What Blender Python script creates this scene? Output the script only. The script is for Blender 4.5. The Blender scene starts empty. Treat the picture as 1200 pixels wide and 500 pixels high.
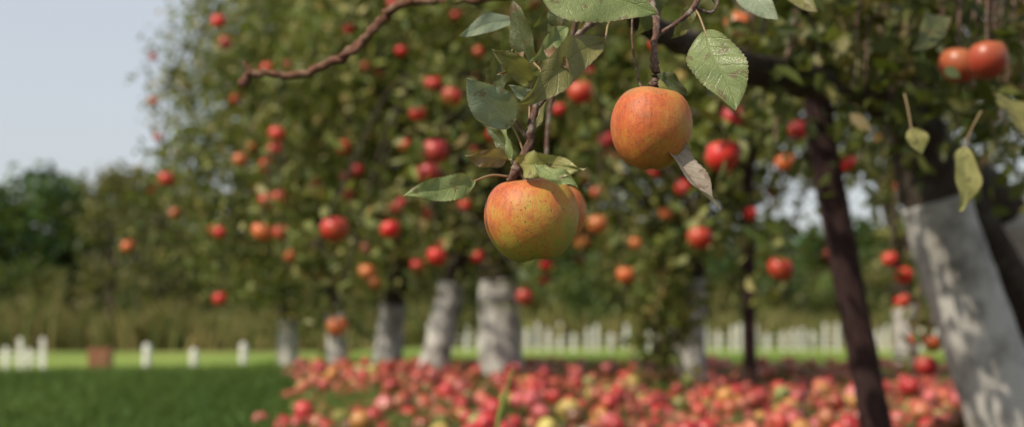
import bpy, math, numpy as np
from mathutils import Vector, Matrix
rng = np.random.default_rng(7)
scene = bpy.context.scene
F = 1667.0; CH = 0.45

def at(u, v, d):
    """world position: image pixel coordinates u, v projected to an assumed depth d"""
    return np.array([(u-600)/F*d, d, CH+(360-v)/F*d])

def sstep(a, b, x):
    t = np.clip((x-a)/(b-a), 0, 1); return t*t*(3-2*t)

def gz(x, y):
    x = np.asarray(x, float); y = np.asarray(y, float)
    z = -0.02*(np.clip(y, 9, 60)-9)
    z = z-0.12*sstep(-1.5, -4.5, x)*sstep(8, 14, y)
    z = z+0.012*np.sin(x*2.1+y*0.7)*np.sin(y*1.7-x*0.6)
    return z

# ------------------------------------------------------------------ materials
def newmat(name):
    m = bpy.data.materials.new(name); m.use_nodes = True
    nt = m.node_tree; nt.nodes.clear()
    out = nt.nodes.new('ShaderNodeOutputMaterial')
    return m, nt, out

class NB:
    def __init__(s, nt): s.nt = nt
    def n(s, t, **kw):
        nd = s.nt.nodes.new(t)
        for k, v in kw.items():
            if k.startswith('i_'):
                nd.inputs[k[2:].replace('_', ' ')].default_value = v
            else: setattr(nd, k, v)
        return nd
    def l(s, a, b): s.nt.links.new(a, b)
    def math(s, op, a, b=None, c=None, clamp=False):
        nd = s.nt.nodes.new('ShaderNodeMath'); nd.operation = op; nd.use_clamp = clamp
        for i, x in enumerate((a, b, c)):
            if x is None: continue
            if isinstance(x, (int, float)): nd.inputs[i].default_value = x
            else: s.l(x, nd.inputs[i])
        return nd.outputs[0]
    def mix(s, f, a, b, blend='MIX'):
        nd = s.nt.nodes.new('ShaderNodeMix'); nd.data_type = 'RGBA'; nd.blend_type = blend
        for inp, x in ((nd.inputs[0], f), (nd.inputs[6], a), (nd.inputs[7], b)):
            if isinstance(x, (int, float)): inp.default_value = x
            elif isinstance(x, (tuple, list)): inp.default_value = (*x[:3], 1)
            else: s.l(x, inp)
        return nd.outputs[2]
    def noise(s, vec, scale, detail=4, rough=0.6):
        nd = s.n('ShaderNodeTexNoise'); nd.inputs['Scale'].default_value = scale
        nd.inputs['Detail'].default_value = detail; nd.inputs['Roughness'].default_value = rough
        if vec is not None: s.l(vec, nd.inputs['Vector'])
        return nd.outputs['Fac']
    def ramp(s, f, stops):
        nd = s.n('ShaderNodeValToRGB'); cr = nd.color_ramp
        while len(cr.elements) < len(stops): cr.elements.new(0.5)
        for e, (p, c) in zip(cr.elements, stops):
            e.position = p; e.color = (*c, 1)
        s.l(f, nd.inputs[0]); return nd.outputs[0]
    def mapr(s, vec, scale):
        nd = s.n('ShaderNodeMapping'); nd.inputs['Scale'].default_value = scale
        s.l(vec, nd.inputs['Vector']); return nd.outputs[0]
    def bump(s, h, strength, dist):
        nd = s.n('ShaderNodeBump'); nd.inputs['Strength'].default_value = strength
        nd.inputs['Distance'].default_value = dist; s.l(h, nd.inputs['Height']); return nd.outputs[0]

def attr_leaf_mat(name, transl=0.3, rough=0.5, spec=0.4):
    m, nt, out = newmat(name); b = NB(nt)
    a = b.n('ShaderNodeAttribute', attribute_name='Col')
    col = a.outputs['Color']
    p = b.n('ShaderNodeBsdfPrincipled'); b.l(col, p.inputs['Base Color'])
    p.inputs['Roughness'].default_value = rough; p.inputs['Specular IOR Level'].default_value = spec
    t = b.n('ShaderNodeBsdfTranslucent')
    b.l(b.mix(0.45, col, (0.28, 0.33, 0.03)), t.inputs['Color'])
    mx = b.n('ShaderNodeMixShader'); mx.inputs[0].default_value = transl
    b.l(p.outputs[0], mx.inputs[1]); b.l(t.outputs[0], mx.inputs[2]); b.l(mx.outputs[0], out.inputs[0])
    return m

def attr_apple_mat():
    m, nt, out = newmat('apple_skin_small'); b = NB(nt)
    a = b.n('ShaderNodeAttribute', attribute_name='Col')
    g = b.n('ShaderNodeNewGeometry')
    nz = b.noise(g.outputs['Position'], 22, 3)
    k = b.ramp(nz, [(0.45, (0, 0, 0)), (0.72, (1, 1, 1))])
    col = b.mix(b.math('MULTIPLY', k, 0.3), a.outputs['Color'], (0.42, 0.17, 0.05))
    p = b.n('ShaderNodeBsdfPrincipled'); b.l(col, p.inputs['Base Color'])
    p.inputs['Roughness'].default_value = 0.38
    b.l(p.outputs[0], out.inputs[0]); return m

def bark_mat(name, c1, c2, c3, sc=1.0):
    m, nt, out = newmat(name); b = NB(nt)
    g = b.n('ShaderNodeNewGeometry')
    v = b.mapr(g.outputs['Position'], (1, 1, 0.35))
    n1 = b.noise(v, 45*sc, 6, 0.7); n2 = b.noise(g.outputs['Position'], 14*sc, 4)
    col = b.ramp(n1, [(0.3, c1), (0.65, c2)])
    col = b.mix(b.ramp(n2, [(0.5, (0, 0, 0)), (0.66, (1, 1, 1))]), col, c3)
    p = b.n('ShaderNodeBsdfPrincipled'); b.l(col, p.inputs['Base Color'])
    p.inputs['Roughness'].default_value = 0.9; p.inputs['Specular IOR Level'].default_value = .2
    b.l(b.bump(n1, 0.8, 0.01/sc), p.inputs['Normal'])
    b.l(p.outputs[0], out.inputs[0]); return m

M_LEAF = attr_leaf_mat('foliage', .30, .52, .28)
M_GRASS = attr_leaf_mat('grass_blades', 0.25, 0.65, 0.15)
M_APPLE = attr_apple_mat()
M_BARK = bark_mat('bark', (0.018, 0.013, 0.010), (0.062, 0.044, 0.033), (0.075, 0.066, 0.05))
M_TWIG = bark_mat('twig_bark', (0.05, 0.025, 0.02), (0.16, 0.09, 0.07), (0.24, 0.21, 0.17), 7)
M_REDTWIG = bark_mat('red_twig_bark', (0.07, 0.030, 0.020), (0.18, 0.085, 0.055), (0.20, 0.13, 0.09), 3)
M_POST = bark_mat('post_wood', (0.016, 0.009, 0.010), (0.052, 0.026, 0.023), (0.038, 0.022, 0.021))

def guard_mat():
    m, nt, out = newmat('guard_wrap'); b = NB(nt)
    g = b.n('ShaderNodeNewGeometry')
    n1 = b.noise(g.outputs['Position'], 9, 5); n2 = b.noise(b.mapr(g.outputs['Position'], (1, 1, 0.2)), 60, 4)
    col = b.ramp(n1, [(0.33, (0.14, 0.125, 0.105)), (0.58, (0.55, 0.53, 0.49))])
    col = b.mix(b.math('MULTIPLY', n2, 0.45), col, (0.22, 0.21, 0.195))
    p = b.n('ShaderNodeBsdfPrincipled'); b.l(col, p.inputs['Base Color']); p.inputs['Roughness'].default_value = 0.7
    b.l(b.bump(n2, 0.5, 0.006), p.inputs['Normal'])
    b.l(p.outputs[0], out.inputs[0]); return m
M_GUARD = guard_mat()

def paint_mat(name, c, c2):
    m, nt, out = newmat(name); b = NB(nt)
    g = b.n('ShaderNodeNewGeometry')
    n1 = b.noise(g.outputs['Position'], 12, 5)
    col = b.mix(b.ramp(n1, [(0.4, (0, 0, 0)), (0.75, (1, 1, 1))]), c, c2)
    p = b.n('ShaderNodeBsdfPrincipled'); b.l(col, p.inputs['Base Color']); p.inputs['Roughness'].default_value = 0.6
    b.l(p.outputs[0], out.inputs[0]); return m
M_WHITE = paint_mat('white_paint', (0.70, 0.69, 0.66), (0.45, 0.43, 0.39))
M_RUST = paint_mat('red_brown_wood', (0.26, 0.09, 0.05), (0.12, 0.05, 0.03))

def ground_mat():
    m, nt, out = newmat('ground_turf'); b = NB(nt)
    g = b.n('ShaderNodeNewGeometry'); P = g.outputs['Position']
    sp = b.n('ShaderNodeSeparateXYZ'); b.l(P, sp.inputs[0])
    X, Y = sp.outputs[0], sp.outputs[1]
    n1 = b.noise(P, 1.3, 5); n2 = b.noise(P, 25, 5, 0.7); n3 = b.noise(b.mapr(P, (0.4, 0.08, 1)), 1.0, 4)
    near = b.ramp(n2, [(0.3, (0.022, 0.05, 0.012)), (0.7, (0.06, 0.115, 0.025))])  # near turf painted darker green, standing in for tree shade
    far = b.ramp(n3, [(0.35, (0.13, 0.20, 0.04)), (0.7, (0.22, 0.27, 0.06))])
    dry = b.ramp(n3, [(0.3, (0.13, 0.135, 0.04)), (0.7, (0.24, 0.21, 0.08))])
    soil = b.ramp(n2, [(0.3, (0.030, 0.025, 0.013)), (0.7, (0.10, 0.075, 0.042))])
    def ss(v, a, c):
        mr = b.n('ShaderNodeMapRange'); mr.interpolation_type = 'SMOOTHSTEP'
        mr.inputs['From Min'].default_value = a; mr.inputs['From Max'].default_value = c
        b.l(v, mr.inputs['Value']); return mr.outputs[0]
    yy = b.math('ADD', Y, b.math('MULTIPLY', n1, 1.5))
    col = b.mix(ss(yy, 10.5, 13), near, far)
    col = b.mix(ss(yy, 30, 38), col, dry)
    bx = b.math('ADD', b.math('ADD', X, b.math('MULTIPLY', Y, 0.146)), b.math('MULTIPLY', n1, 0.5))
    ms = b.math('MULTIPLY', ss(bx, 0.0, 0.45), b.math('SUBTRACT', 1.0, ss(yy, 10.8, 12.0)))
    col = b.mix(b.math('MULTIPLY', ms, 0.8), col, soil)
    p = b.n('ShaderNodeBsdfPrincipled'); b.l(col, p.inputs['Base Color']); p.inputs['Roughness'].default_value = 0.95
    p.inputs['Specular IOR Level'].default_value = 0.1
    b.l(b.bump(n2, 0.6, 0.03), p.inputs['Normal'])
    b.l(p.outputs[0], out.inputs[0]); return m
M_GROUND = ground_mat()

# ------------------------------------------------------------------ mesh helpers
def link(o): scene.collection.objects.link(o); return o

def fast_mesh(name, V, Fq, mat, cols=None, smooth=True, uv=None):
    V = np.ascontiguousarray(V, dtype=np.float32); Fq = np.ascontiguousarray(Fq, dtype=np.int32)
    me = bpy.data.meshes.new(name); k = Fq.shape[1]; nf = len(Fq)
    me.vertices.add(len(V)); me.vertices.foreach_set('co', V.ravel())
    me.loops.add(nf*k); me.loops.foreach_set('vertex_index', Fq.ravel())
    me.polygons.add(nf); me.polygons.foreach_set('loop_start', np.arange(nf, dtype=np.int32)*k)
    me.polygons.foreach_set('loop_total', np.full(nf, k, dtype=np.int32))
    me.polygons.foreach_set('use_smooth', np.full(nf, smooth, dtype=bool))
    me.update(calc_edges=True)
    if cols is not None:
        a = me.color_attributes.new('Col', 'FLOAT_COLOR', 'POINT')
        c = np.ones((len(V), 4), dtype=np.float32); c[:, :3] = cols
        a.data.foreach_set('color', c.ravel())
    if uv is not None:
        l = me.uv_layers.new(name='UVMap')
        l.data.foreach_set('uv', np.ascontiguousarray(uv[Fq.ravel()], dtype=np.float32).ravel())
    me.materials.append(mat)
    return link(bpy.data.objects.new(name, me))

class Acc:
    def __init__(s): s.V = []; s.Fq = []; s.C = []; s.n = 0
    def add(s, V, Fq, C=None):
        s.V.append(V); s.Fq.append(np.asarray(Fq)+s.n); s.n += len(V)
        s.C.append(np.broadcast_to(np.array([.1, .1, .1]) if C is None else C, (len(V), 3)))
    def build(s, name, mat, smooth=True):
        return fast_mesh(name, np.vstack(s.V), np.vstack(s.Fq), mat, np.vstack(s.C), smooth)

def smooth_path(pts, rad, sub=6):
    P = np.array(pts, float); R = np.array(rad, float); n = len(P)
    if n < 3: sub = max(sub, 2)
    Q = []; RR = []
    for i in range(n-1):
        p0, p1, p2, p3 = P[max(i-1, 0)], P[i], P[i+1], P[min(i+2, n-1)]
        for j in range(sub):
            t = j/sub
            Q.append(0.5*((2*p1)+(-p0+p2)*t+(2*p0-5*p1+4*p2-p3)*t*t+(-p0+3*p1-3*p2+p3)*t**3))
            RR.append(R[i]*(1-t)+R[i+1]*t)
    Q.append(P[-1]); RR.append(R[-1]); return np.array(Q), np.array(RR)

def tube(pts, rad, seg=8, sub=6, jit=0.08, wob=0.0):
    Q, R = smooth_path(pts, rad, sub)
    if wob: Q[1:-1] += rng.normal(0, wob, Q[1:-1].shape)
    T = np.gradient(Q, axis=0); T /= np.linalg.norm(T, axis=1)[:, None]+1e-9
    ref = np.array([0.31, 0.9, 0.2]) if abs(T[0, 2]) > 0.6 else np.array([0.05, 0.1, 1.0])
    U = np.cross(T, ref); U /= np.linalg.norm(U, axis=1)[:, None]+1e-9
    W = np.cross(T, U)
    a = np.linspace(0, 2*np.pi, seg, endpoint=False)
    rr = R[:, None]*(1+rng.normal(0, jit, (len(Q), seg)))
    V = Q[:, None, :]+rr[..., None]*(np.cos(a)[None, :, None]*U[:, None, :]+np.sin(a)[None, :, None]*W[:, None, :])
    V = V.reshape(-1, 3); m = len(Q)
    i = np.arange(m-1)[:, None]*seg; j = np.arange(seg)[None, :]; jn = (j+1) % seg
    Fq = np.stack([i+j, i+jn, i+seg+jn, i+seg+j], -1).reshape(-1, 4)
    V = np.vstack([V, Q[0], Q[-1]]); c0, c1 = len(V)-2, len(V)-1
    caps = []
    if seg % 2 == 0:
        for k in range(0, seg, 2):
            caps.append([c0, (k+2) % seg, (k+1) % seg, k]); o = (m-1)*seg
            caps.append([c1, o+k, o+(k+1) % seg, o+(k+2) % seg])
        Fq = np.vstack([Fq, np.array(caps)])
    return V, Fq

def unit(v): return v/(np.linalg.norm(v, axis=-1, keepdims=True)+1e-9)

def leaf_cloud(C, L, cols, up=0.7, droop=0.25, wr=0.5):
    n = len(C)
    a = unit(rng.normal(0, 1, (n, 3))+np.array([0, 0, -droop])); nn = unit(rng.normal(0, 1, (n, 3))+np.array([0, 0, up]))
    s = unit(np.cross(a, nn)); nn = np.cross(s, a)
    L = L[:, None]; W = L*wr*rng.uniform(.8, 1.15, (n, 1)); f = W*rng.uniform(-.05, .3, (n, 1))
    p = C-a*L*.5
    bend = nn*L*rng.uniform(-.15, .05, (n, 1))
    V = np.stack([p, p+a*L*.28+s*W*.46+nn*f, p+a*L*.66+s*W*.4+nn*f+bend*.5, p+a*L+bend,
                  p+a*L*.66-s*W*.4+nn*f+bend*.5, p+a*L*.28-s*W*.46+nn*f], 1).reshape(-1, 3)
    b = np.arange(n)[:, None]*6
    Fq = np.concatenate([b+np.array([0, 1, 2, 3]), b+np.array([0, 3, 4, 5])], 0)
    return V, Fq, np.repeat(cols, 6, axis=0)

def leaf_cols(n, dark=1.0):
    base = np.array([[.105, .130, .026], [.150, .170, .040], [.20, .205, .07], [.20, .145, .045], [.065, .100, .024], [.31, .28, .11]])
    idx = rng.choice(6, n, p=[.3, .25, .16, .08, .15, .06])
    return base[idx]*rng.uniform(.7, 1.3, (n, 1))*dark

def apple_profile(nu, nv, R, lob=0.0, tall=0.88):
    th = np.linspace(0.02, np.pi-0.02, nv)[:, None]; ph = np.linspace(0, 2*np.pi, nu, endpoint=False)[None, :]
    r = R*(1-0.36*np.exp(-(th/0.40)**2)-0.17*np.exp(-((np.pi-th)/0.30)**2))
    r = r*(1+lob*np.cos(5*ph+.5)*(0.3+0.7*sstep(1.2, 2.9, th))+lob*.9*np.cos(2*ph+1)+lob*.6*np.cos(ph*3))
    rho = r*np.sin(th)*(1+.05*np.cos(th))
    V = np.stack([rho*np.cos(ph), rho*np.sin(ph), (r*np.cos(th)*tall)*np.ones_like(ph)], -1).reshape(-1, 3)
    i = np.arange(nv-1)[:, None]*nu; j = np.arange(nu)[None, :]; jn = (j+1) % nu
    Fq = np.stack([i+j, i+nu+j, i+nu+jn, i+jn], -1).reshape(-1, 4)
    return V, Fq
AV, AF = apple_profile(12, 9, 1.0, 0.02, .97)

def rotmat(n):
    q = unit(rng.normal(0, 1, (n, 4))); w, x, y, z = q.T
    return np.stack([1-2*(y*y+z*z), 2*(x*y-z*w), 2*(x*z+y*w), 2*(x*y+z*w), 1-2*(x*x+z*z), 2*(y*z-x*w),
                     2*(x*z-y*w), 2*(y*z+x*w), 1-2*(x*x+y*y)], -1).reshape(-1, 3, 3)

def apples_cloud(C, R, cols, full_rot):
    n = len(C)
    if full_rot: Mx = rotmat(n)
    else:
        a = rng.uniform(0, 6.28, n); c, s = np.cos(a), np.sin(a); t = rng.normal(0, .12, n)
        z = np.zeros(n); o = np.ones(n)
        Mx = np.stack([c, -s, z, s, c, z, t, z, o], -1).reshape(-1, 3, 3)
    V = np.einsum('nij,kj->nki', Mx, AV)*R[:, None, None]+C[:, None, :]
    Fq = AF[None]+(np.arange(n)*len(AV))[:, None, None]
    d = unit(rng.normal(0, 1, (n, 3))); k = np.clip(np.einsum('kj,nj->nk', AV, d)*.7+.25, 0, 1)[..., None]
    cc = cols[:, None, :]*(1-k*.5)+np.array([.46, .24, .07])*k*.42*rng.uniform(.1, 1, (n, 1, 1))
    return V.reshape(-1, 3), Fq.reshape(-1, 4), cc.reshape(-1, 3)

def red_cols(n, w=(.55, .25, .15, .05)):
    base = np.array([[.52, .016, .016], [.54, .065, .025], [.42, .012, .03], [.58, .20, .045]])
    return base[rng.choice(4, n, p=w)]*rng.uniform(.8, 1.15, (n, 1))

def empty(name, loc):
    e = bpy.data.objects.new(name, None); e.location = loc; e.empty_display_size = .2; link(e); return e
def parent(o, e, nm=None):
    o.parent = e; o.matrix_parent_inverse = Matrix.Translation(-Vector(e.location))
    if nm: o.name = nm

# ------------------------------------------------------------------ ground
xs = np.concatenate([np.linspace(-400, -14, 24), np.linspace(-13, 13, 105), np.linspace(14, 400, 24)])
ys = np.concatenate([np.linspace(-60, -2, 12), np.linspace(-1, 20, 85), np.linspace(20.5, 70, 50), np.linspace(75, 900, 24)])
GX, GY = np.meshgrid(xs, ys); V = np.stack([GX, GY, gz(GX, GY)], -1).reshape(-1, 3)
nx = len(xs); i = np.arange(len(ys)-1)[:, None]*nx; j = np.arange(nx-1)[None, :]
fast_mesh('ground', V, np.stack([i+j, i+j+1, i+nx+j+1, i+nx+j], -1).reshape(-1, 4), M_GROUND)

# ------------------------------------------------------------------ grass blades
def blades(x, y, h, w, cols, lean=.35):
    n = len(x); z = gz(x, y); a = rng.uniform(0, 6.28, n)
    s = np.stack([np.cos(a), np.sin(a), 0*a], -1)*w[:, None]/2
    b = np.stack([x, y, z-.005], -1); l = rng.normal(0, lean, (n, 3)); l[:, 2] = 1; l = unit(l)*h[:, None]
    l2 = l.copy(); l2[:, :2] *= 2.0
    V = np.stack([b-s, b+s, b+l*.55+s*.7, b+l*.55-s*.7, b+l2+s*.1, b+l2-s*.1], 1).reshape(-1, 3)
    k = np.arange(n)[:, None]*6
    return V, np.concatenate([k+np.array([0, 1, 2, 3]), k+np.array([3, 2, 4, 5])]), np.repeat(cols, 6, axis=0)
acc = Acc()
n = 80000
y = 4.2+10*rng.random(n)**1.2; x = rng.uniform(-.40, .0, n)*y-rng.random(n)*.4
edge = -0.83-0.146*(y-5.36)+.10*np.sin(y*5)+rng.normal(0, .12, n)
k = x < edge; x, y = x[k], y[k]; n = len(x)
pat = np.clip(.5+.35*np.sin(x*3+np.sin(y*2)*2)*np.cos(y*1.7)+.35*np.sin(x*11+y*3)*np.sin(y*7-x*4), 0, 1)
c = np.array([.038, .090, .020])*(1-pat[:, None]*.5)+np.array([.13, .19, .045])*pat[:, None]*.5  # tree shade put into the near blades as darker green
farf = sstep(9.5, 12, y)[:, None]; c = c*(1-farf)+np.array([.20, .28, .06])*farf  # farther blades painted light, as sunlit lawn beyond the shade
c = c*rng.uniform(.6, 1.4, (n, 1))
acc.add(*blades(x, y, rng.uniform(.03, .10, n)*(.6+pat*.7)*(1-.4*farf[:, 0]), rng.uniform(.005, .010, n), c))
n = 26000; x = rng.uniform(-3, 6.5, n); y = rng.uniform(9.5, 17, n)
k = x > -1.2-.146*(y-5.36); x, y = x[k], y[k]; n = len(x)
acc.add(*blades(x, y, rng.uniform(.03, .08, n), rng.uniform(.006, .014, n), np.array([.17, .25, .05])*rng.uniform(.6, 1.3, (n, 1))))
tx = rng.uniform(-1.1, 3.2, 120); ty = rng.uniform(4.6, 10, 120)
tx = np.concatenate([tx, -.75+rng.normal(0, .12, 24)]); ty = np.concatenate([ty, 5.9+rng.normal(0, .3, 24)])
x = np.repeat(tx, 60)+rng.normal(0, .08, 60*144); y = np.repeat(ty, 60)+rng.normal(0, .10, 60*144); n = len(x)
acc.add(*blades(x, y, rng.uniform(.05, .13, n), rng.uniform(.005, .009, n), np.array([.09, .15, .035])*rng.uniform(.6, 1.4, (n, 1))))
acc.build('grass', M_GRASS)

acc = Acc(); n = 22000
y = rng.uniform(36, 56, n); x = rng.uniform(-.45, .45, n)*y*1.1
hh = (1.1+.6*np.sin(x*.5+1)*np.sin(y*.4)+.35*np.sin(x*1.9))*rng.uniform(.5, 1.1, n)
hh = np.where(x > 0, hh*.75, hh)
c = np.array([[.19, .16, .06], [.13, .14, .042], [.075, .105, .03], [.25, .20, .085]])[rng.choice(4, n)]*rng.uniform(.7, 1.2, (n, 1))
acc.add(*blades(x, y, np.clip(hh, .3, 3), rng.uniform(.06, .13, n), c, .15))
acc.build('tall_dry_grass', M_GRASS)

acc = Acc(); g0 = at(583, 520, 3.0)
acc.add(*tube([[g0[0]-.01, 3.0, gz(g0[0], 3.)-.01], at(583, 505, 3.0), at(590, 470, 3.0), at(601, 432, 2.98)], [.006, .0055, .0055, .002], 6), np.array([.22, .28, .07]))
acc.add(*tube([[g0[0]-.01, 3.0, gz(g0[0], 3.)-.01], [g0[0]-.04, 3.02, .08], [g0[0]-.09, 3.03, .13]], [.003, .003, .001], 6), np.array([.10, .16, .04]))
acc.build('grass_stalk', M_GRASS)

# ------------------------------------------------------------------ distant trees
LC = Acc(); TC = Acc()
def dtree(x, y, top, rad, nl, c, low=.0, ls=.38):
    g = float(gz(x, y)); h = top
    TC.add(*tube([[x, y, g-.1], [x+.1, y, g+h*.4], [x+.05, y, g+h*.8]], [.2, .14, .05], 6), None)
    m = 26
    cz = rng.uniform(low+.1, .97, m); rr = rad*np.sqrt(np.clip(1-((cz-.45)/.58)**2, .05, 1))
    a = rng.uniform(0, 6.28, m); q = np.sqrt(rng.random(m))
    cc = np.stack([x+np.cos(a)*rr*q, y+np.sin(a)*rr*q, g+cz*h], -1)
    p = np.repeat(cc, nl//m, axis=0); p = p+rng.normal(0, rad*.19, p.shape); n = len(p)
    tint = np.repeat(rng.uniform(.55, 1.5, (m, 1)), nl//m, axis=0)
    LC.add(*leaf_cloud(p, rng.uniform(.7, 1.3, n)*ls, c*tint*rng.uniform(.8, 1.2, (n, 1)), wr=.7))
G1 = np.array([.036, .078, .020]); G2 = np.array([.065, .098, .024]); G3 = np.array([.12, .115, .042])
for px in np.arange(-160, 1400, 26):
    d = rng.uniform(62, 74); x = (px-600)/F*d
    t = (1.3+ (160 if px < 210 else 105)/F*d)*rng.uniform(.86, 1.06)
    dtree(x, d, t, rng.uniform(1.5, 2.4), 760, G1 if px < 90 or rng.random() < .4 else G2, ls=.48)
for px in np.arange(-160, 1400, 60):
    d = rng.uniform(54, 60); x = (px-600)/F*d
    dtree(x, d, rng.uniform(2.2, 3.6), 1.9, 500, G2 if rng.random() < .6 else G3, ls=.36)
for px, d, t in ((128, 50, 6.2), (160, 56, 6.9), (185, 52, 6.0), (215, 55, 6.6)):
    dtree((px-600)/F*d, d, t, 1.2, 700, G3*.95, .25, .25)
o = LC.build('distant_trees', M_LEAF)
o2 = TC.build('trunks', M_BARK); o2.parent = o

# ------------------------------------------------------------------ fences / posts
def box(c, sx, sy, sz, top=0.0):
    x, y, z = c; hx, hy = sx/2, sy/2
    V = [[x-hx, y-hy, z], [x+hx, y-hy, z], [x+hx, y+hy, z], [x-hx, y+hy, z],
         [x-hx*(1-top), y-hy*(1-top), z+sz], [x+hx*(1-top), y-hy*(1-top), z+sz], [x+hx*(1-top), y+hy*(1-top), z+sz], [x-hx*(1-top), y+hy*(1-top), z+sz]]
    return np.array(V), np.array([[0, 3, 2, 1], [4, 5, 6, 7], [0, 1, 5, 4], [1, 2, 6, 5], [2, 3, 7, 6], [3, 0, 4, 7]])
def fence(p0, p1, step, h, w):
    p0 = np.array(p0, float); p1 = np.array(p1, float); L = np.linalg.norm(p1-p0); a = Acc()
    nn = int(L/step)
    for i in range(nn+1):
        p = p0+(p1-p0)*i/nn+rng.normal(0, .04, 2); hh = h*rng.uniform(.65, 1.12); z = float(gz(p[0], p[1]))
        a.add(*box((p[0], p[1], z-.03), w, .025, hh+.03)); a.add(*box((p[0], p[1], z+hh), w, .025, w*.5, .85))
    for f in (.3, .58):
        for i in range(nn):
            q0 = p0+(p1-p0)*i/nn; q1 = p0+(p1-p0)*(i+1)/nn
            A = np.array([q0[0], q0[1]+.04, float(gz(*q0))+h*f]); B = np.array([q1[0], q1[1]+.04, float(gz(*q1))+h*f])
            a.add(*tube([A, B], [.009, .009], 4, 2, 0))
    return a.build('white_fence', M_WHITE, False)
fence((-1.5, 25.5), (13, 26.5), .22, .44, .06)
fence((-5.0, 15.2), (-12, 26), .5, .32, .055)
for px, d, h in ((172, 17, .28), (227, 17.5, .21), (285, 18, .26)):
    x = (px-600)/F*d; a = Acc(); z = float(gz(x, d))
    a.add(*tube([[x, d, z-.05], [x+.005, d, z+h*.6], [x, d, z+h]], [.052, .048, .045], 10, 3, .01))
    a.add(*tube([[x, d, z+h-.002], [x, d, z+h+.02]], [.034, .012], 10, 2, 0))
    a.build('white_marker_post', M_WHITE)
x, d = (118-600)/F*15.5, 15.5; z = float(gz(x, d)); e = empty('wooden_crate', (x, d, z)); a = Acc()
for k in range(3):
    for sy in (-.1, .1): a.add(*box((x, d+sy, z+.02+k*.085), .22, .015, .07))
    for sx in (-.1, .1): a.add(*box((x+sx, d, z+.025+k*.085), .015, .18, .065))
for sx in (-.09, .09):
    for sy in (-.082, .082): a.add(*box((x+sx, d+sy, z-.01), .025, .02, .29))
a.add(*box((x, d, z+.01), .18, .17, .012)); parent(a.build('slats', M_RUST, False), e)

# ------------------------------------------------------------------ apple trees (background row)
APX = [(256,25,9),(264,50,9),(195,210,10),(325,157,10),(322,175,9),(313,193,9),(282,187,9),(294,173,7),(313,235,10),(327,232,10),(258,272,8),
(258,350,9),(307,272,12),(330,272,10),(392,268,17),(395,382,13),(510,177,16),(503,203,15),(508,98,10),(530,113,12),(490,133,10),(403,172,9),
(430,318,10),(440,330,8),(457,268,12),(467,241,11),(408,228,8),(512,300,12),(490,312,9),(615,348,11),(555,178,9),(680,108,15),(655,128,8),
(847,182,21),(858,137,14),(820,278,15),(733,322,11),(915,315,15),(935,152,12),(920,190,12),(995,192,10),(1003,128,8),(1043,303,10),(1060,322,11),
(1058,352,10),(1085,428,14),(1093,402,11),(1067,452,12),(1074,396,9),(1162,215,10),(972,298,9),(717,185,8),(765,203,8),(577,158,8),(690,85,8),
(205,250,7),(150,288,8),(350,150,6),(700,262,12),(683,285,9),(560,300,8),(745,285,8),(470,60,7),(448,88,8),(560,62,8),(420,200,8),(370,215,7),
(475,170,8),(500,250,9),(520,285,9),(545,240,8),(700,225,8),(800,215,7),(780,250,8),(880,250,8),(905,225,8),(430,290,8),(340,300,7),(640,310,8)]
ORANGE = {(307,272),(282,187),(733,322),(920,190),(395,382),(700,262),(683,285),(294,173),(430,318),(440,330),(150,288),(205,250),(745,285),(340,300),(780,250)}
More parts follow.
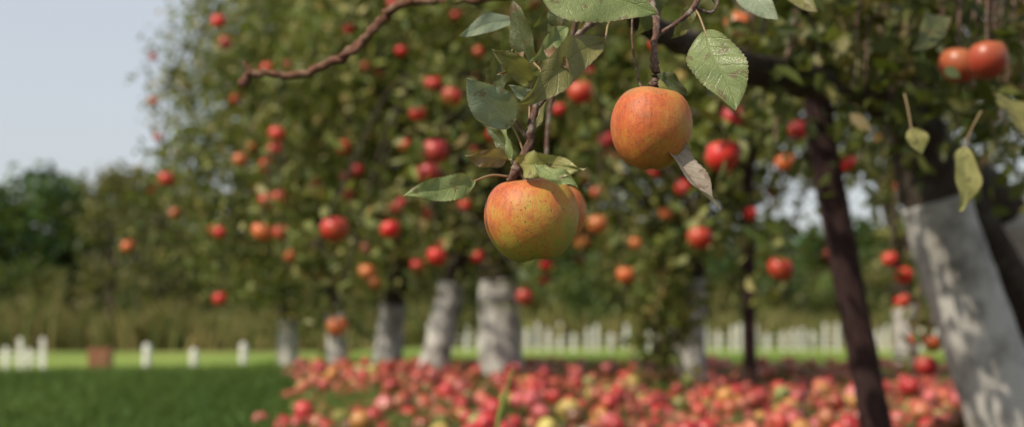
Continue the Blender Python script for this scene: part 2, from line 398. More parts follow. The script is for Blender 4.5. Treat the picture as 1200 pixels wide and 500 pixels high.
def apple_tree(x, y, lean, top, R, low, nclump, nl, guard, seed_ap, tr=.10, dens=1.0, ry=None, randap=14, off=0.0):
    g = float(gz(x, y)); e = empty('apple_tree', (x, y, g)); W = Acc(); L = Acc(); A = Acc()
    fx = x+lean; fz = g+1.0
    path = [[x, y, g-.05], [x+lean*.25, y, g+.25], [x+lean*.6, y+.02, g+.6], [fx, y, fz]]
    W.add(*tube(path, [tr*1.25, tr*1.05, tr*.95, tr*.9], 14, 6, .05))
    ends = []
    for k in range(7):
        a = k*.9+rng.uniform(-.3, .3); rr = R*rng.uniform(.55, .9); zz = rng.uniform(low+.2, top-.3)
        en = np.array([fx+off+np.cos(a)*rr, y+np.sin(a)*rr, g+zz]); st = np.array([fx, y, fz-rng.uniform(0, .3)])
        md = st*.5+en*.5+np.array([0, 0, rng.uniform(-.05, .25)])+rng.normal(0, .08, 3)
        W.add(*tube([st, md, en], [tr*.55, tr*.32, tr*.10], 8, 6, .08, .008)); ends.append(en)
        for q in range(4):
            s = md if q < 2 else en*.7+md*.3
            e2 = s+unit(rng.normal(0, 1, 3)+np.array([np.cos(a), np.sin(a), .3])*.6)*rng.uniform(.4, .75)
            W.add(*tube([s, (s+e2)/2+rng.normal(0, .05, 3), e2], [tr*.2, tr*.12, .006], 6, 4, .08)); ends.append(e2)
    ends = np.array(ends)
    m = nclump; u = unit(rng.normal(0, 1, (m, 3))); q = rng.random((m, 1))**.45
    cz = g+(top+low)/2; hz = (top-low)/2
    cc = np.array([fx+off, y, cz])+u*q*np.array([R, ry or R, hz])*rng.uniform(.85, 1.12, (m, 1))
    ph = rng.uniform(0, 6, 3)
    keep = (np.sin(cc[:, 0]*3.1+ph[0])+np.sin(cc[:, 1]*2.7+ph[1])+np.sin(cc[:, 2]*3.7+ph[2])) < 1.5*dens
    cc = np.vstack([cc[keep], ends])
    p = np.repeat(cc, nl, axis=0); p = p+rng.normal(0, .11, p.shape)*np.array([1, 1, 1.1]); n = len(p)
    tint = np.repeat(rng.uniform(.62, 1.45, (len(cc), 1)), nl, axis=0)
    L.add(*leaf_cloud(p, rng.uniform(.055, .09, n), leaf_cols(n)*tint))
    for c in cc[::3]:
        s = ends[np.argmin(np.linalg.norm(ends-c, axis=1))]
        W.add(*tube([s, (s+c)/2+rng.normal(0, .03, 3), c], [.009, .006, .003], 6, 3, .05))
    C = []; Rr = []; K = []
    for (u_, v_, r) in seed_ap:
        d = min(F*.043/r, y+.2) if r < 13 else F*.048/r
        if r < 9: d = min(d, y-R*.85)
        d = max(d, 2.6); pt = at(u_, v_, d); C.append(pt); Rr.append(r/F*d)
        K.append(np.array([.55, .13, .035]) if (u_, v_) in ORANGE else red_cols(1, (.6, .1, .3, 0))[0])
        s = ends[np.argmin(np.linalg.norm(ends-pt, axis=1))]; tp = pt+np.array([0, .005, Rr[-1]*.7])
        W.add(*tube([s, (s+tp)/2+np.array([0, 0, .12]), tp+np.array([0, .01, .05]), tp], [.008, .005, .0035, .002], 6, 5, .05))
        q = pt+np.array([0, .09, .05])+rng.normal(0, .075, (30, 3))
        q = q[np.linalg.norm((q-pt)[:, [0, 2]], axis=1) > Rr[-1]*.75]; m_ = len(q)
        L.add(*leaf_cloud(q, rng.uniform(.05, .08, m_), leaf_cols(m_)))
    if randap:
        sel = cc[rng.choice(len(cc), randap, replace=False)]+rng.normal(0, .10, (randap, 3)); sel[:, 1] -= .08
        C += list(sel); Rr += list(rng.uniform(.033, .041, randap)); K += list(red_cols(randap))
    A.add(*apples_cloud(np.array(C), np.array(Rr), np.array(K), False))
    parent(W.build('trunk_and_limbs', M_BARK), e); parent(L.build('foliage', M_LEAF), e); parent(A.build('apples', M_APPLE), e)
    if guard:
        G = Acc(); f = guard
        pts = [[x, y, g-.02], [x+lean*.25, y, g+.25], [x+lean*f*.9, y+.015, g+f]]
        G.add(*tube(pts, [tr*1.4, tr*1.22, tr*1.12], 16, 6, .015)); parent(G.build('trunk_guard', M_GUARD), e)
    return e
def pick(a, b, lo=0, hi=600): return [p for p in APX if a <= p[0] < b and lo <= p[1] < hi]
apple_tree(-.06, 8.8, -.05, 3.4, 1.25, .72, 240, 50, .62, pick(450, 640), .105, randap=40)
apple_tree(-.54, 9.5, .24, 3.3, 1.2, .72, 200, 48, .62, pick(385, 450), .075, randap=30)
apple_tree(-.95, 10.7, .12, 3.5, 1.2, .6, 215, 48, .5, pick(340, 385), .085, randap=30)
apple_tree(-1.38, 11.3, -.05, 3.7, 1.2, .35, 230, 48, .45, pick(270, 340), .065, randap=30)
apple_tree(-1.95, 12.4, -.02, 3.9, 1.10, .12, 270, 50, .4, pick(140, 270), .07, randap=30)
apple_tree(.98, 7.9, .04, 3.2, 1.1, .65, 215, 48, .6, pick(640, 900), .07, dens=.9, randap=30)
apple_tree(3.0, 10.8, -.05, 3.6, 1.3, .8, 130, 40, .5, pick(900, 1020, 0, 400), .075, dens=.6, randap=16)
apple_tree(5.4, 10.2, .1, 3.2, 1.2, .8, 110, 40, .5, [], .09, dens=.6)

L = Acc(); W = Acc()
for k in range(34):
    c = at(rng.uniform(748, 805), rng.uniform(290, 455), rng.uniform(7.1, 7.5)); n = 24
    L.add(*leaf_cloud(c+rng.normal(0, .05, (n, 3)), rng.uniform(.045, .075, n), leaf_cols(n, 1.15)))
for k in range(7):
    b = at(770+rng.uniform(-15, 15), 450, 7.35); b[2] = gz(b[0], b[1])-.02; t = at(rng.uniform(750, 800), rng.uniform(290, 330), 7.3)
    W.add(*tube([b, (b+t)/2+rng.normal(0, .04, 3), t], [.009, .006, .003], 6))
e = empty('apple_sapling', (.72, 7.35, 0)); parent(L.build('foliage', M_LEAF), e); parent(W.build('stems', M_BARK), e)

# ------------------------------------------------------------------ fallen apples
n = 4600; y = 4.3+7.4*rng.random(n); x = rng.uniform(-2.2, 5.2, n)
k = (x > -.83-.146*(y-5.36)+rng.normal(0, .07, n)) & (rng.random(n) < 1-.75*sstep(9.6, 11.5, y)) & (x < .40*y+.6)
x, y = x[k], y[k]
dens = np.sin(x*2.3+1)*np.sin(y*1.9)+rng.normal(0, .6, len(x)); k = dens > -.85; x, y = x[k], y[k]; n = len(x)
R = rng.uniform(.030, .042, n)
base = np.array([[.44, .024, .035], [.50, .060, .055], [.46, .13, .08], [.50, .23, .06], [.45, .38, .10], [.30, .016, .026], [.15, .065, .035], [.50, .10, .11], [.28, .33, .10]])
cols = base[rng.choice(9, n, p=[.26, .2, .12, .07, .04, .13, .05, .11, .02])]*rng.uniform(.75, 1.15, (n, 1))
C = np.stack([x, y, gz(x, y)+R*.75+(rng.random(n) < .14)*.045], -1)
for (u_, v_, d, r_, c_) in ((718, 478, 6.2, .055, (.33, .42, .14)), (667, 497, 5.6, .05, (.55, .42, .12)), (1075, 492, 5.4, .055, (.45, .32, .12)), (1150, 496, 5.4, .05, (.4, .1, .08))):
    q = at(u_, v_, d); C = np.vstack([C, [q[0], q[1], gz(q[0], q[1])+r_*.9]]); R = np.append(R, r_); cols = np.vstack([cols, c_])
V, Fq, cc = apples_cloud(C, R, cols, True)
fast_mesh('fallen_apples', V, Fq, M_APPLE, cc)
n = 10000; y = 4.2+7*rng.random(n); x = rng.uniform(-2, 5, n); k = x > -.8-.146*(y-5.36); x, y = x[k], y[k]; n = len(x)
V, Fq, cc = leaf_cloud(np.stack([x, y, gz(x, y)+rng.uniform(.005, .05, n)], -1), rng.uniform(.04, .07, n),
    np.array([[.16, .11, .045], [.09, .11, .035], [.24, .18, .075]])[rng.choice(3, n)]*rng.uniform(.7, 1.2, (n, 1)), up=3, droop=0)
fast_mesh('leaf_litter', V, Fq, M_LEAF, cc)

# ------------------------------------------------------------------ support posts
a = Acc(); a.add(*tube([at(1034, 536, 4.3), at(1012, 420, 4.3), at(985, 280, 4.28), at(966, 180, 4.26), at(955, 90, 4.24)], [.048, .046, .045, .044, .043], 12, 8, .02))
a.build('wooden_post', M_POST)
a = Acc(); a.add(*tube([at(880, 466, 7.3), at(878, 380, 7.3), at(876, 200, 7.3), at(876, 120, 7.3)], [.036, .034, .032, .03], 10, 6, .02))
a.build('wooden_post', M_POST)

# ------------------------------------------------------------------ near apple tree (right) with the big limb over the camera side
bx = at(1192, 523, 4.6); e = empty('apple_tree', (float(bx[0]), 4.6, 0.0)); W = Acc(); L = Acc(); A = Acc()
W.add(*tube([at(1200, 530, 4.6), at(1150, 400, 4.6), at(1112, 290, 4.6), at(1085, 190, 4.6), at(1072, 130, 4.6), at(1080, 40, 4.7), at(1110, -80, 4.8)],
      [.125, .105, .10, .10, .09, .07, .06], 18, 8, .04))
W.add(*tube([at(1090, 200, 4.64), at(1132, 240, 4.8), at(1176, 310, 4.82), at(1224, 400, 4.84), at(1290, 530, 4.9)], [.085, .065, .060, .064, .075], 16, 7, .04))
W.add(*tube([at(1105, 190, 4.7), at(1165, 235, 5.2), at(1210, 300, 5.3), at(1270, 410, 5.3), at(1340, 520, 5.3)], [.08, .085, .09, .095, .10], 16, 7, .04))
W.add(*tube([at(1075, 150, 4.58), at(1015, 104, 4.0), at(930, 92, 3.2), at(845, 66, 2.5), at(765, 32, 1.95), at(705, -25, 1.6), at(690, -90, 1.4)],
      [.075, .050, .038, .025, .016, .010, .007], 14, 8, .07, .002))
W.add(*tube([at(1085, 120, 4.6), at(1150, 60, 4.0), at(1230, 10, 3.5)], [.06, .045, .03], 10, 8, .07))
W.add(*tube([at(980, 102, 3.7), at(960, 50, 3.3), at(930, -20, 2.9)], [.03, .022, .015], 8, 6, .07))
parent(W.build('trunk_and_limbs', M_BARK), e)
G = Acc()
G.add(*tube([at(1192, 516, 4.6), at(1148, 395, 4.6), at(1112, 290, 4.6), at(1096, 236, 4.6)], [.138, .120, .114, .110], 24, 10, .012))
G.add(*tube([at(1335, 512, 5.3), at(1268, 405, 5.3), at(1212, 306, 5.3), at(1182, 250, 5.23)], [.12, .112, .106, .10], 20, 8, .012))
parent(G.build('trunk_guard', M_GUARD), e)
m = 240; cc = np.stack([rng.uniform(.5, 3.6, m), rng.uniform(2.6, 6.6, m), rng.uniform(1.55, 3.0, m)], -1)
nl = 28; p = np.repeat(cc, nl, axis=0)+rng.normal(0, .15, (m*nl, 3)); n = len(p)
L.add(*leaf_cloud(p, rng.uniform(.06, .09, n), leaf_cols(n, .7)))  # leaf colours scaled down to paint in shade within the crown
fr = []
for k in range(115):
    u_ = rng.uniform(850, 1240); d = rng.uniform(2.6, 4.6)
    lim = 20+ (u_-850)*.34
    fr.append(at(u_, rng.uniform(-60, min(lim, 135)), d))
for uv_ in ((1010, 160), (1040, 140), (1150, 175), (1170, 150), (1190, 190), (1120, 130), (1030, 210), (890, 130), (905, 170), (1195, 120), (1180, 100), (1100, 60), (1160, 130), (870, 100)):
    fr.append(at(uv_[0], uv_[1], rng.uniform(2.8, 4.2)))
T = Acc()
for c in fr:
    n = 17; L.add(*leaf_cloud(c+rng.normal(0, .07, (n, 3)), rng.uniform(.045, .07, n), leaf_cols(n, .62)))  # fringe leaves coloured darker, imitating shade from the canopy above
    T.add(*tube([c+np.array([.1, .15, .35]), c+np.array([.03, .05, .15]), c+np.array([0, 0, -.06])], [.006, .004, .002], 6, 4))
cc = np.stack([rng.uniform(.15, 1.2, 40), rng.uniform(1.3, 2.8, 40), rng.uniform(1.05, 1.7, 40)], -1)
p = np.repeat(cc, 16, axis=0)+rng.normal(0, .09, (640, 3)); L.add(*leaf_cloud(p, rng.uniform(.05, .08, 640), leaf_cols(640)))
C = []; Rr = []; K = []
for u_, v_, r in ((1124, 76, 23), (1157, 70, 25), (865, 28, 18)):
    d = F*.036/r; C.append(at(u_, v_, d)); Rr.append(.036); K.append([.36, .045, .025] if u_ > 1000 else [.5, .14, .05])
    T.add(*tube([C[-1]+np.array([.02, .04, .2]), C[-1]+np.array([0, 0, .08]), C[-1]+np.array([0, 0, .025])], [.005, .003, .002], 6))
for (u_, v_, r) in pick(1020, 1200):
    d = F*.04/r; d = min(d, 5.6); pt = at(u_, v_, d); C.append(pt); Rr.append(r/F*d); K.append(red_cols(1, (.6, .1, .3, 0))[0])
    T.add(*tube([pt+np.array([.05, .02, .45]), pt+np.array([.02, 0, .2]), pt+np.array([0, 0, .02])], [.006, .004, .002], 6))
    L.add(*leaf_cloud(pt+np.array([.02, .06, .1])+rng.normal(0, .06, (9, 3)), rng.uniform(.05, .08, 9), leaf_cols(9)))
parent(L.build('foliage', M_LEAF), e)
A.add(*apples_cloud(np.array(C), np.array(Rr), np.array(K), False)); parent(A.build('apples', M_APPLE), e)
parent(T.build('twigs', M_TWIG), e)

# ------------------------------------------------------------------ foreground branch
def leaf_material(name, ctop, ctop2, cback, vein, spots=0.3, spotc=(.13, .07, .035), edge=None):
    m, nt, out = newmat(name); b = NB(nt)
    uv = b.n('ShaderNodeUVMap'); sp = b.n('ShaderNodeSeparateXYZ'); b.l(uv.outputs[0], sp.inputs[0])
    U = sp.outputs[0]; Vv = b.math('ABSOLUTE', b.math('SUBTRACT', b.math('MULTIPLY', sp.outputs[1], 2.0), 1.0))
    geo = b.n('ShaderNodeNewGeometry'); P = geo.outputs['Position']
    wv = b.math('MULTIPLY', b.math('SUBTRACT', b.noise(P, 60, 2), .5), .10)
    ph = b.math('FRACT', b.math('ADD', b.math('MULTIPLY', b.math('SUBTRACT', U, b.math('MULTIPLY', Vv, .17)), 8.0), b.math('MULTIPLY', wv, 6)))
    sv = b.math('ABSOLUTE', b.math('SUBTRACT', ph, .5))
    side = b.math('SUBTRACT', 1.0, b.math('DIVIDE', sv, .09), clamp=True)
    mid = b.math('SUBTRACT', 1.0, b.math('DIVIDE', Vv, .055), clamp=True)
    veins = b.math('MAXIMUM', b.math('MULTIPLY', side, .5), mid)
    v3 = b.n('ShaderNodeTexVoronoi', feature='DISTANCE_TO_EDGE'); v3.inputs['Scale'].default_value = 480; b.l(P, v3.inputs['Vector'])
    net = b.math('SUBTRACT', 1.0, b.math('DIVIDE', v3.outputs[0], .12), clamp=True)
    col = b.mix(b.ramp(b.noise(P, 70, 4), [(.35, (0, 0, 0)), (.65, (1, 1, 1))]), ctop, ctop2)
    col = b.mix(b.math('MULTIPLY', net, .2), col, vein)
    col = b.mix(b.math('MULTIPLY', veins, .26), col, vein)
    sn = b.ramp(b.noise(P, 95, 3, .5), [(.66-.14*spots, (0, 0, 0)), (.70-.14*spots, (1, 1, 1))])
    col = b.mix(b.math('MULTIPLY', sn, .65), col, spotc)
    fine = b.ramp(b.noise(P, 600, 2), [(.62, (0, 0, 0)), (.7, (1, 1, 1))])
    col = b.mix(b.math('MULTIPLY', fine, .25), col, spotc)
    edg = b.ramp(Vv, [(.86, (0, 0, 0)), (1.0, (1, 1, 1))])
    col = b.mix(b.math('MULTIPLY', edg, .45), col, edge or spotc)
    bk = b.mix(b.math('MULTIPLY', veins, .5), cback, vein)
    bk = b.mix(b.math('MULTIPLY', sn, .4), bk, spotc)
    col = b.mix(geo.outputs['Backfacing'], col, bk)
    p = b.n('ShaderNodeBsdfPrincipled'); b.l(col, p.inputs['Base Color'])
    p.inputs['Roughness'].default_value = .42; p.inputs['Specular IOR Level'].default_value = .5
    h = b.math('SUBTRACT', b.math('MULTIPLY', b.noise(P, 220, 3), .5), b.math('MULTIPLY', veins, 1.0))
    h = b.math('SUBTRACT', h, b.math('MULTIPLY', net, .25))
    b.l(b.bump(h, .6, .0010), p.inputs['Normal'])
    t = b.n('ShaderNodeBsdfTranslucent'); b.l(b.mix(.4, col, (.35, .38, .06)), t.inputs['Color'])
    mx = b.n('ShaderNodeMixShader'); mx.inputs[0].default_value = .28
    b.l(p.outputs[0], mx.inputs[1]); b.l(t.outputs[0], mx.inputs[2]); b.l(mx.outputs[0], out.inputs[0])
    return m
ML = {
 'green': leaf_material('leaf_green', (.14, .195, .06), (.21, .26, .09), (.30, .33, .19), (.32, .36, .15), .45),
 'dust': leaf_material('leaf_blue_green', (.19, .245, .16), (.27, .32, .21), (.32, .35, .26), (.36, .40, .25), .2),
 'olive': leaf_material('leaf_olive', (.13, .13, .035), (.19, .175, .05), (.24, .21, .10), (.28, .26, .10), .25),
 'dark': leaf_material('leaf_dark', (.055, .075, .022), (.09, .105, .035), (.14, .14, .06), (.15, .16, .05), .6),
 'dry': leaf_material('leaf_dry', (.28, .22, .17), (.38, .32, .26), (.34, .29, .24), (.24, .17, .12), .4, (.15, .085, .055)),
 'brown': leaf_material('leaf_brown', (.18, .10, .045), (.26, .17, .08), (.28, .22, .13), (.28, .18, .08), .6),
 'yellow': leaf_material('leaf_yellow', (.26, .27, .08), (.34, .31, .11), (.32, .33, .16), (.38, .38, .16), .35),
}
BR = empty('apple_branch', tuple(at(690, 30, 1.25)))
def leaf(b0, t0, db, dt, wpx, roll, curl, fold, kind, twist=0.0, wave=.03, petiole=None):
    nu, nv = 72, 13
    B = at(b0[0], b0[1], db); T_ = at(t0[0], t0[1], dt); Ax = T_-B; Ln = np.linalg.norm(Ax); ax = Ax/Ln
    s0 = unit(np.cross(ax, np.array([0, 1., 0]))); n0 = np.cross(s0, ax)
    if n0[1] > 0: s0, n0 = -s0, -n0
    u = np.linspace(0, 1, nu)[:, None]; v = np.linspace(-1, 1, nv)[None, :]
    rl = math.radians(roll)+math.radians(twist)*(u-.4)
    W = wpx/F*db/2*1.08
    w = W*np.clip(np.sin(np.pi*u**.82), 0, 1)**.78*(1-.25*u**6)
    ser = 1+.07*(((u*19) % 1.0)-.5)*np.sin(np.pi*u)
    w = w*ser
    fa = fold
    ph = rng.uniform(0, 6)
    asym = 1+.08*np.sin(u*5+ph)*np.sign(v)
    lat = w*v*math.cos(fa)*asym; up = np.abs(w*v)*math.sin(fa)
    up = up+wave*Ln*np.sin(u*13+ph+v*1.5)*np.abs(v)**1.5+curl*Ln*(4*u*(1-u))-.12*Ln*curl*u**3
    sd = np.cos(rl)[..., None]*s0+np.sin(rl)[..., None]*n0; nd = -np.sin(rl)[..., None]*s0+np.cos(rl)[..., None]*n0
    side_c = .05*Ln*np.sin(u*3.1+ph)*np.sin(np.pi*u)
    Vx = B+u[..., None]*Ax+sd*(lat+side_c)[..., None]+nd*up[..., None]
    i = np.arange(nu-1)[:, None]*nv; j = np.arange(nv-1)[None, :]
    Fq = np.stack([i+j, i+j+1, i+nv+j+1, i+nv+j], -1).reshape(-1, 4)
    uvs = np.stack([u*np.ones_like(v), (v*.5+.5)*np.ones_like(u)], -1).reshape(-1, 2)
    if np.mean(np.cross(Vx[1:, :-1]-Vx[:-1, :-1], Vx[:-1, 1:]-Vx[:-1, :-1])[..., 1]) < 0: Fq = Fq[:, ::-1]
    o = fast_mesh('leaf', Vx.reshape(-1, 3), Fq, ML[kind], None, True, uvs)
    parent(o, BR)
    if petiole is not None:
        Pp = at(*petiole); Q = Acc(); Q.add(*tube([Pp, (Pp+B)/2+np.array([0, 0, .003]), B, B+Ax*.15], [.0011, .0009, .0009, .0005], 8, 5, .02))
        parent(Q.build('petiole', M_PET), BR)
M_PET = paint_mat('petiole_green', (.28, .22, .10), (.22, .10, .06))

# leaves (base, tip, depths, width, roll, curl, fold, kind)
leaf((632, -16), (770, 16), 1.20, 1.20, 66, 5, .02, .10, 'green', 5, .02, (745, -30, 1.27))
leaf((826, 36), (862, 130), 1.23, 1.20, 58, -10, .03, .15, 'green', 8, .03, (812, 8, 1.25))
leaf((782, 140), (843, 246), 1.20, 1.17, 34, 28, -.10, .55, 'dry', 45, .03, (764, 104, 1.21))
leaf((708, 48), (606, 122), 1.22, 1.16, 40, 10, .06, .25, 'olive', 25, .035, (716, 22, 1.27))
leaf((600, 148), (547, 92), 1.20, 1.17, 46, 0, .03, .15, 'dust', 0, .03, (616, 186, 1.2))
leaf((622, 96), (577, 58), 1.21, 1.18, 26, 10, .08, .3, 'olive', 20, .04, (620, 150, 1.2))
leaf((603, 24), (538, 42), 1.36, 1.33, 22, -10, .03, .2, 'dust', 10, .02, (632, 75, 1.3))
leaf((556, 212), (474, 229), 1.19, 1.15, 30, -10, .08, .2, 'green', 15, .03, (596, 207, 1.2))
leaf((607, 190), (686, 198), 1.19, 1.14, 30, -20, .14, .2, 'yellow', -25, .06, (607, 200, 1.2))
leaf((628, 190), (678, 221), 1.165, 1.14, 20, 5, .10, .15, 'green', 20, .06)
leaf((594, 187), (545, 182), 1.21, 1.19, 24, 20, .12, .3, 'brown', 30, .05, (606, 198, 1.2))
leaf((626, 74), (600, 0), 1.30, 1.30, 28, 25, .05, .3, 'dark', 20, .03, (638, 95, 1.24))
leaf((664, 32), (622, 72), 1.25, 1.22, 22, 10, .05, .3, 'green', 20, .04)
leaf((632, 120), (596, 100), 1.19, 1.17, 18, -15, .05, .3, 'dust', 20, .04)
leaf((600, 192), (590, 124), 1.23, 1.24, 11, 50, .05, .4, 'green', 20, .04)
leaf((628, 150), (648, 94), 1.23, 1.24, 16, 35, .05, .4, 'olive', 20, .04)
leaf((640, 58), (668, 84), 1.2, 1.18, 16, 10, .12, .6, 'brown', 50, .06)
leaf((612, 62), (584, 88), 1.22, 1.2, 15, 10, .12, .5, 'brown', 50, .06, (620, 80, 1.24))
leaf((655, 34), (646, 0), 1.28, 1.28, 20, 10, .08, .3, 'dark', 10, .04)
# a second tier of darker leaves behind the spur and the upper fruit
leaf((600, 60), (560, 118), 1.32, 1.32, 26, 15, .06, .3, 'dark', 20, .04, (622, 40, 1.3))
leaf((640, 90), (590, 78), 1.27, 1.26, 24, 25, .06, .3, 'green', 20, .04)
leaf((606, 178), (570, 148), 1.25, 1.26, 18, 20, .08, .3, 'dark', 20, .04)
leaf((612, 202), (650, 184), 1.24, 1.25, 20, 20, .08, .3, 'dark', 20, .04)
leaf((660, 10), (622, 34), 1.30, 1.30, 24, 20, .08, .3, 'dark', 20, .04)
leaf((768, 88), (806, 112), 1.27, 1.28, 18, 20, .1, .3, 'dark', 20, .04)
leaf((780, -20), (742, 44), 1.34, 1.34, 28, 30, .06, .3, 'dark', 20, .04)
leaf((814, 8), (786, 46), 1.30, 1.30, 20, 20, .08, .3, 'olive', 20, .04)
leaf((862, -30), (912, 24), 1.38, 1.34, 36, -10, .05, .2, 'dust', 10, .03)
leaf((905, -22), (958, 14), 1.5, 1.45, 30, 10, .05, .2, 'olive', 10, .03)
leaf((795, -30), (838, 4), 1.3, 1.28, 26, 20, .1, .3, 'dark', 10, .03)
leaf((1130, 172), (1126, 248), 1.9, 1.88, 32, 10, .05, .2, 'yellow', 10, .03, (1150, 130, 1.95))
leaf((1068, 150), (1080, 180), 1.9, 1.9, 24, 0, .05, .2, 'yellow', 10, .03, (1060, 110, 1.95))
leaf((1165, 110), (1205, 160), 2.1, 2.0, 34, 20, .05, .2, 'olive', 10, .03)
leaf((1110, 20), (1070, 60), 2.1, 2.0, 30, -20, .05, .2, 'dark', 10, .03)
leaf((560, -35), (520, 6), 1.7, 1.7, 24, 10, .05, .2, 'olive', 10, .03)

# twigs
Wd = Acc()
Wd.add(*tube([at(690, -90, 1.4), at(725, -25, 1.32), at(712, 8, 1.29), at(686, 34, 1.27), at(655, 62, 1.24), at(636, 96, 1.215), at(625, 138, 1.2), at(618, 174, 1.2), at(604, 200, 1.2)],
     [.0045, .0036, .0031, .0028, .0028, .0028, .0032, .0038, .0046], 14, 10, .14, .0005))
Wd.add(*tube([at(606, 196, 1.2), at(600, 208, 1.2), at(594, 212, 1.2)], [.004, .0035, .0016], 10, 6, .12))
Wd.add(*tube([at(628, 128, 1.205), at(641, 112, 1.2), at(646, 104, 1.2)], [.0024, .0018, .0012], 8, 5, .12))
Wd.add(*tube([at(620, 165, 1.2), at(609, 150, 1.195), at(604, 140, 1.19)], [.0022, .0016, .001], 8, 5, .12))
Wd.add(*tube([at(700, -60, 1.45), at(745, -20, 1.32), at(768, 18, 1.25), at(766, 55, 1.23), at(768, 92, 1.22), at(764, 104, 1.22)], [.005, .0042, .003, .0028, .0036, .0050], 12, 9, .14, .0005))
Wd.add(*tube([at(742, 10, 1.25), at(741, 50, 1.24), at(749, 96, 1.225), at(758, 104, 1.22)], [.0012, .001, .001, .0012], 8, 6, .06))
Wd.add(*tube([at(830, -30, 1.3), at(815, 5, 1.25), at(800, 22, 1.24), at(770, 42, 1.24)], [.0028, .0026, .002, .0018], 10, 8, .12))
Wd.add(*tube([at(812, 8, 1.25), at(836, 14, 1.26), at(846, -20, 1.28)], [.0018, .0014, .0012], 8, 6, .1))
parent(Wd.build('twigs', M_TWIG), BR)
Wd = Acc()
Wd.add(*tube([at(284, 100, 1.86), at(296, 86, 1.86), at(340, 89, 1.86), at(392, 72, 1.85), at(427, 46, 1.83), at(463, 8, 1.8), at(500, 1, 1.78), at(560, -2, 1.72), at(640, -14, 1.65), at(702, -32, 1.6)],
     [.0072, .0052, .0050, .0056, .0060, .0057, .0055, .0055, .006, .009], 12, 8, .13, .0014))
Wd.add(*tube([at(427, 46, 1.83), at(416, 60, 1.82), at(398, 66, 1.8)], [.005, .004, .003], 8, 5, .09))
Wd.add(*tube([at(300, 88, 1.86), at(290, 80, 1.86), at(286, 72, 1.86)], [.004, .003, .002], 8, 4, .09))
parent(Wd.build('bough', M_REDTWIG), BR)

# ------------------------------------------------------------------ hero apples
def hero_mat(name, R, blush, c_low, c_mid, c_hi, bias, seed):
    m, nt, out = newmat(name); b = NB(nt)
    tc = b.n('ShaderNodeTexCoord'); mp = b.n('ShaderNodeMapping'); mp.inputs['Scale'].default_value = (1/R,)*3
    b.l(tc.outputs['Object'], mp.inputs['Vector']); P = mp.outputs[0]
    off = b.n('ShaderNodeVectorMath', operation='ADD'); off.inputs[1].default_value = (seed, seed*.7, 0); b.l(P, off.inputs[0]); Q = off.outputs[0]
    streak = b.noise(b.mapr(Q, (11, 11, 1.0)), 1.0, 5, .65); streak2 = b.noise(b.mapr(Q, (32, 32, 2.2)), 1.0, 3, .6)
    blot = b.noise(Q, 1.6, 4, .6); fine = b.noise(Q, 30, 4, .7)
    dt = b.n('ShaderNodeVectorMath', operation='DOT_PRODUCT'); dt.inputs[1].default_value = blush; b.l(P, dt.inputs[0])
    f = b.math('MULTIPLY_ADD', dt.outputs['Value'], .40, bias)
    f = b.math('ADD', f, b.math('MULTIPLY', b.math('SUBTRACT', blot, .5), 1.2))
    f = b.math('ADD', f, b.math('MULTIPLY', b.math('SUBTRACT', streak, .5), .75))
    f = b.math('ADD', f, b.math('MULTIPLY', b.math('SUBTRACT', streak2, .5), .5))
    f = b.math('ADD', f, b.math('MULTIPLY', b.math('SUBTRACT', fine, .5), .6))
    col = b.ramp(f, [(0.05, c_low), (.36, c_mid), (.64, c_hi), (1.0, (.32, .04, .02))])
    vo = b.n('ShaderNodeTexVoronoi'); vo.inputs['Scale'].default_value = 15; b.l(Q, vo.inputs['Vector'])
    dots = b.ramp(vo.outputs['Distance'], [(.06, (1, 1, 1)), (.14, (0, 0, 0))])
    col = b.mix(b.math('MULTIPLY', dots, .5), col, (.48, .33, .14))
    rus = b.ramp(b.noise(Q, 3.2, 6, .75), [(.46, (0, 0, 0)), (.68, (1, 1, 1))])
    col = b.mix(b.math('MULTIPLY', rus, .45), col, (.34, .17, .055))
    dk = b.ramp(b.noise(Q, 5.5, 5, .7), [(.58, (0, 0, 0)), (.70, (1, 1, 1))])
    col = b.mix(b.math('MULTIPLY', dk, .4), col, (.20, .10, .035))
    pit = b.ramp(b.noise(Q, 17, 2, .5), [(.67, (0, 0, 0)), (.71, (1, 1, 1))])
    col = b.mix(b.math('MULTIPLY', pit, .8), col, (.06, .03, .015))
    sp = b.n('ShaderNodeSeparateXYZ'); b.l(P, sp.inputs[0])
    rs = b.ramp(b.math('ADD', sp.outputs[2], b.math('MULTIPLY', blot, .3)), [(.80, (0, 0, 0)), (1.05, (1, 1, 1))])
    col = b.mix(b.math('MULTIPLY', rs, .5), col, (.28, .22, .07))
    p = b.n('ShaderNodeBsdfPrincipled'); b.l(col, p.inputs['Base Color'])
    b.l(b.math('MULTIPLY_ADD', fine, .3, .36), p.inputs['Roughness'])
    p.inputs['Specular IOR Level'].default_value = .38
    h = b.math('ADD', b.math('MULTIPLY', fine, .6), b.math('MULTIPLY', pit, -.8)); h = b.math('ADD', h, b.math('MULTIPLY', blot, 3.0))
    b.l(b.bump(h, .5, .0009), p.inputs['Normal'])
    b.l(p.outputs[0], out.inputs[0]); return m
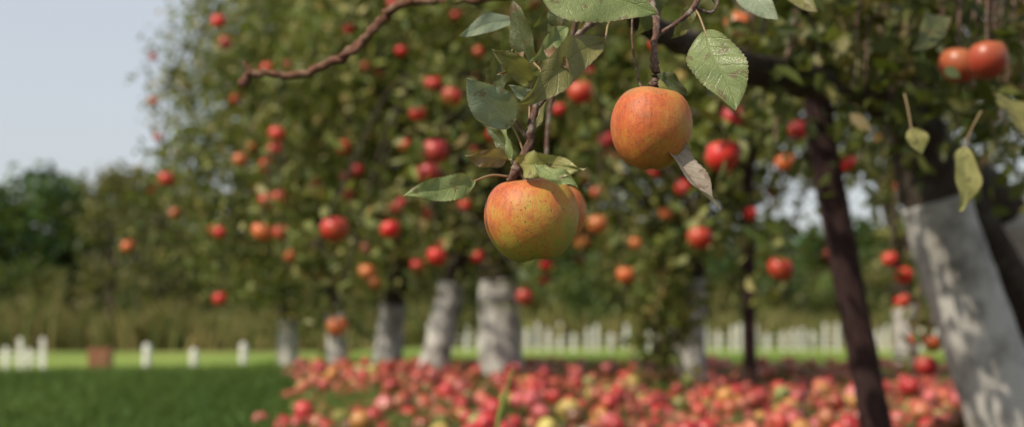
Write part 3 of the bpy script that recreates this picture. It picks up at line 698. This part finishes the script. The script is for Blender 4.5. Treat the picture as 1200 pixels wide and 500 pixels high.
def hero(pos, R, mat, stem_to, tilt, rotz, tall=.86, lob=.016):
    V, Fq = apple_profile(128, 90, R, lob, tall)
    Rm = Matrix.Rotation(tilt[0], 3, 'X') @ Matrix.Rotation(tilt[1], 3, 'Y') @ Matrix.Rotation(rotz, 3, 'Z')
    V = V @ np.array(Rm).T
    o = fast_mesh('apple', V, Fq, mat); o.location = tuple(pos)
    axis = np.array(Rm @ Vector((0, 0, 1)))
    S = Acc(); S.add(*tube([pos+axis*R*.5, pos+axis*R*.72, stem_to], [.0013, .0012, .0016], 10, 6, .05))
    for k in range(5):
        a = k*1.257; rad = np.array(Rm @ Vector((math.cos(a), math.sin(a), 0)))
        c0 = pos-axis*R*tall*.80; S.add(*tube([c0+axis*.004, c0+rad*.003-axis*.001, c0+rad*.005-axis*.003], [.0012, .001, .0003], 6, 4, .05))
    so = S.build('stem', M_TWIG); parent(so, o); return o
p1 = at(623, 255, 1.20); p2 = at(763, 149, 1.21)
hero(p1, .0394, hero_mat('apple_skin_orange', .0398, (-.55, -.2, .75), (.25, .28, .045), (.43, .27, .045), (.50, .14, .035), .42, 3.1), at(607, 200, 1.2), (.05, -.12), .4, 1.0)
hero(p2, .0352, hero_mat('apple_skin_red_orange', .0358, (-.45, -.3, .35), (.25, .26, .045), (.45, .21, .04), (.50, .115, .03), .50, 8.4), at(765, 100, 1.22), (.04, .10), 1.9, 1.10)
p3 = at(652, 250, 1.62)
hero(p3, .035, hero_mat('apple_skin_back', .036, (-.3, -.5, .3), (.38, .30, .06), (.50, .20, .04), (.50, .12, .03), .45, 1.4), at(640, 190, 1.6), (0, 0), 1.9, 1.05)
Q = Acc(); Q.add(*tube([at(640, 190, 1.6), at(646, 120, 1.6), at(672, 40, 1.58), at(690, -50, 1.55)], [.0025, .003, .0035, .005], 8, 6, .08)); parent(Q.build('twigs', M_TWIG), BR)

# ------------------------------------------------------------------ light, sky, camera
to_sun = Vector((-.78, -.62, 0)).normalized()*math.cos(math.radians(46)); to_sun.z = math.sin(math.radians(46))
sd = bpy.data.lights.new('sun', 'SUN'); sd.energy = 5.0; sd.angle = math.radians(.6); sd.color = (1, .90, .74)
so = link(bpy.data.objects.new('sun', sd)); so.rotation_euler = (-to_sun).to_track_quat('-Z', 'Y').to_euler(); so.location = (-5, -5, 8)
w = bpy.data.worlds.new('World'); scene.world = w; w.use_nodes = True; nt = w.node_tree
bg = nt.nodes['Background']; sk = nt.nodes.new('ShaderNodeTexSky'); sk.sky_type = 'NISHITA'; sk.sun_disc = False
sk.sun_elevation = math.radians(46); sk.sun_rotation = math.atan2(to_sun.x, to_sun.y) % (2*math.pi)
sk.air_density = 1.0; sk.dust_density = 2.5; sk.ozone_density = 1.0
mxs = nt.nodes.new('ShaderNodeMix'); mxs.data_type = 'RGBA'; mxs.inputs[0].default_value = .6   # thin high haze
mxs.inputs[7].default_value = (6.6, 6.8, 7.1, 1); nt.links.new(sk.outputs[0], mxs.inputs[6])
nt.links.new(mxs.outputs[2], bg.inputs[0]); bg.inputs[1].default_value = .12

cam = bpy.data.cameras.new('camera'); cam.lens = 50; cam.sensor_width = 36; cam.shift_y = 110/1200; cam.clip_end = 2000; cam.clip_start = .05
cam.dof.use_dof = True; cam.dof.focus_distance = 1.17; cam.dof.aperture_fstop = 5.0; cam.dof.aperture_blades = 0
co = link(bpy.data.objects.new('camera', cam)); co.location = (0, 0, CH); co.rotation_euler = (math.radians(90), 0, 0)
scene.camera = co
scene.view_settings.view_transform = 'Standard'; scene.view_settings.look = 'None'; scene.view_settings.exposure = 0
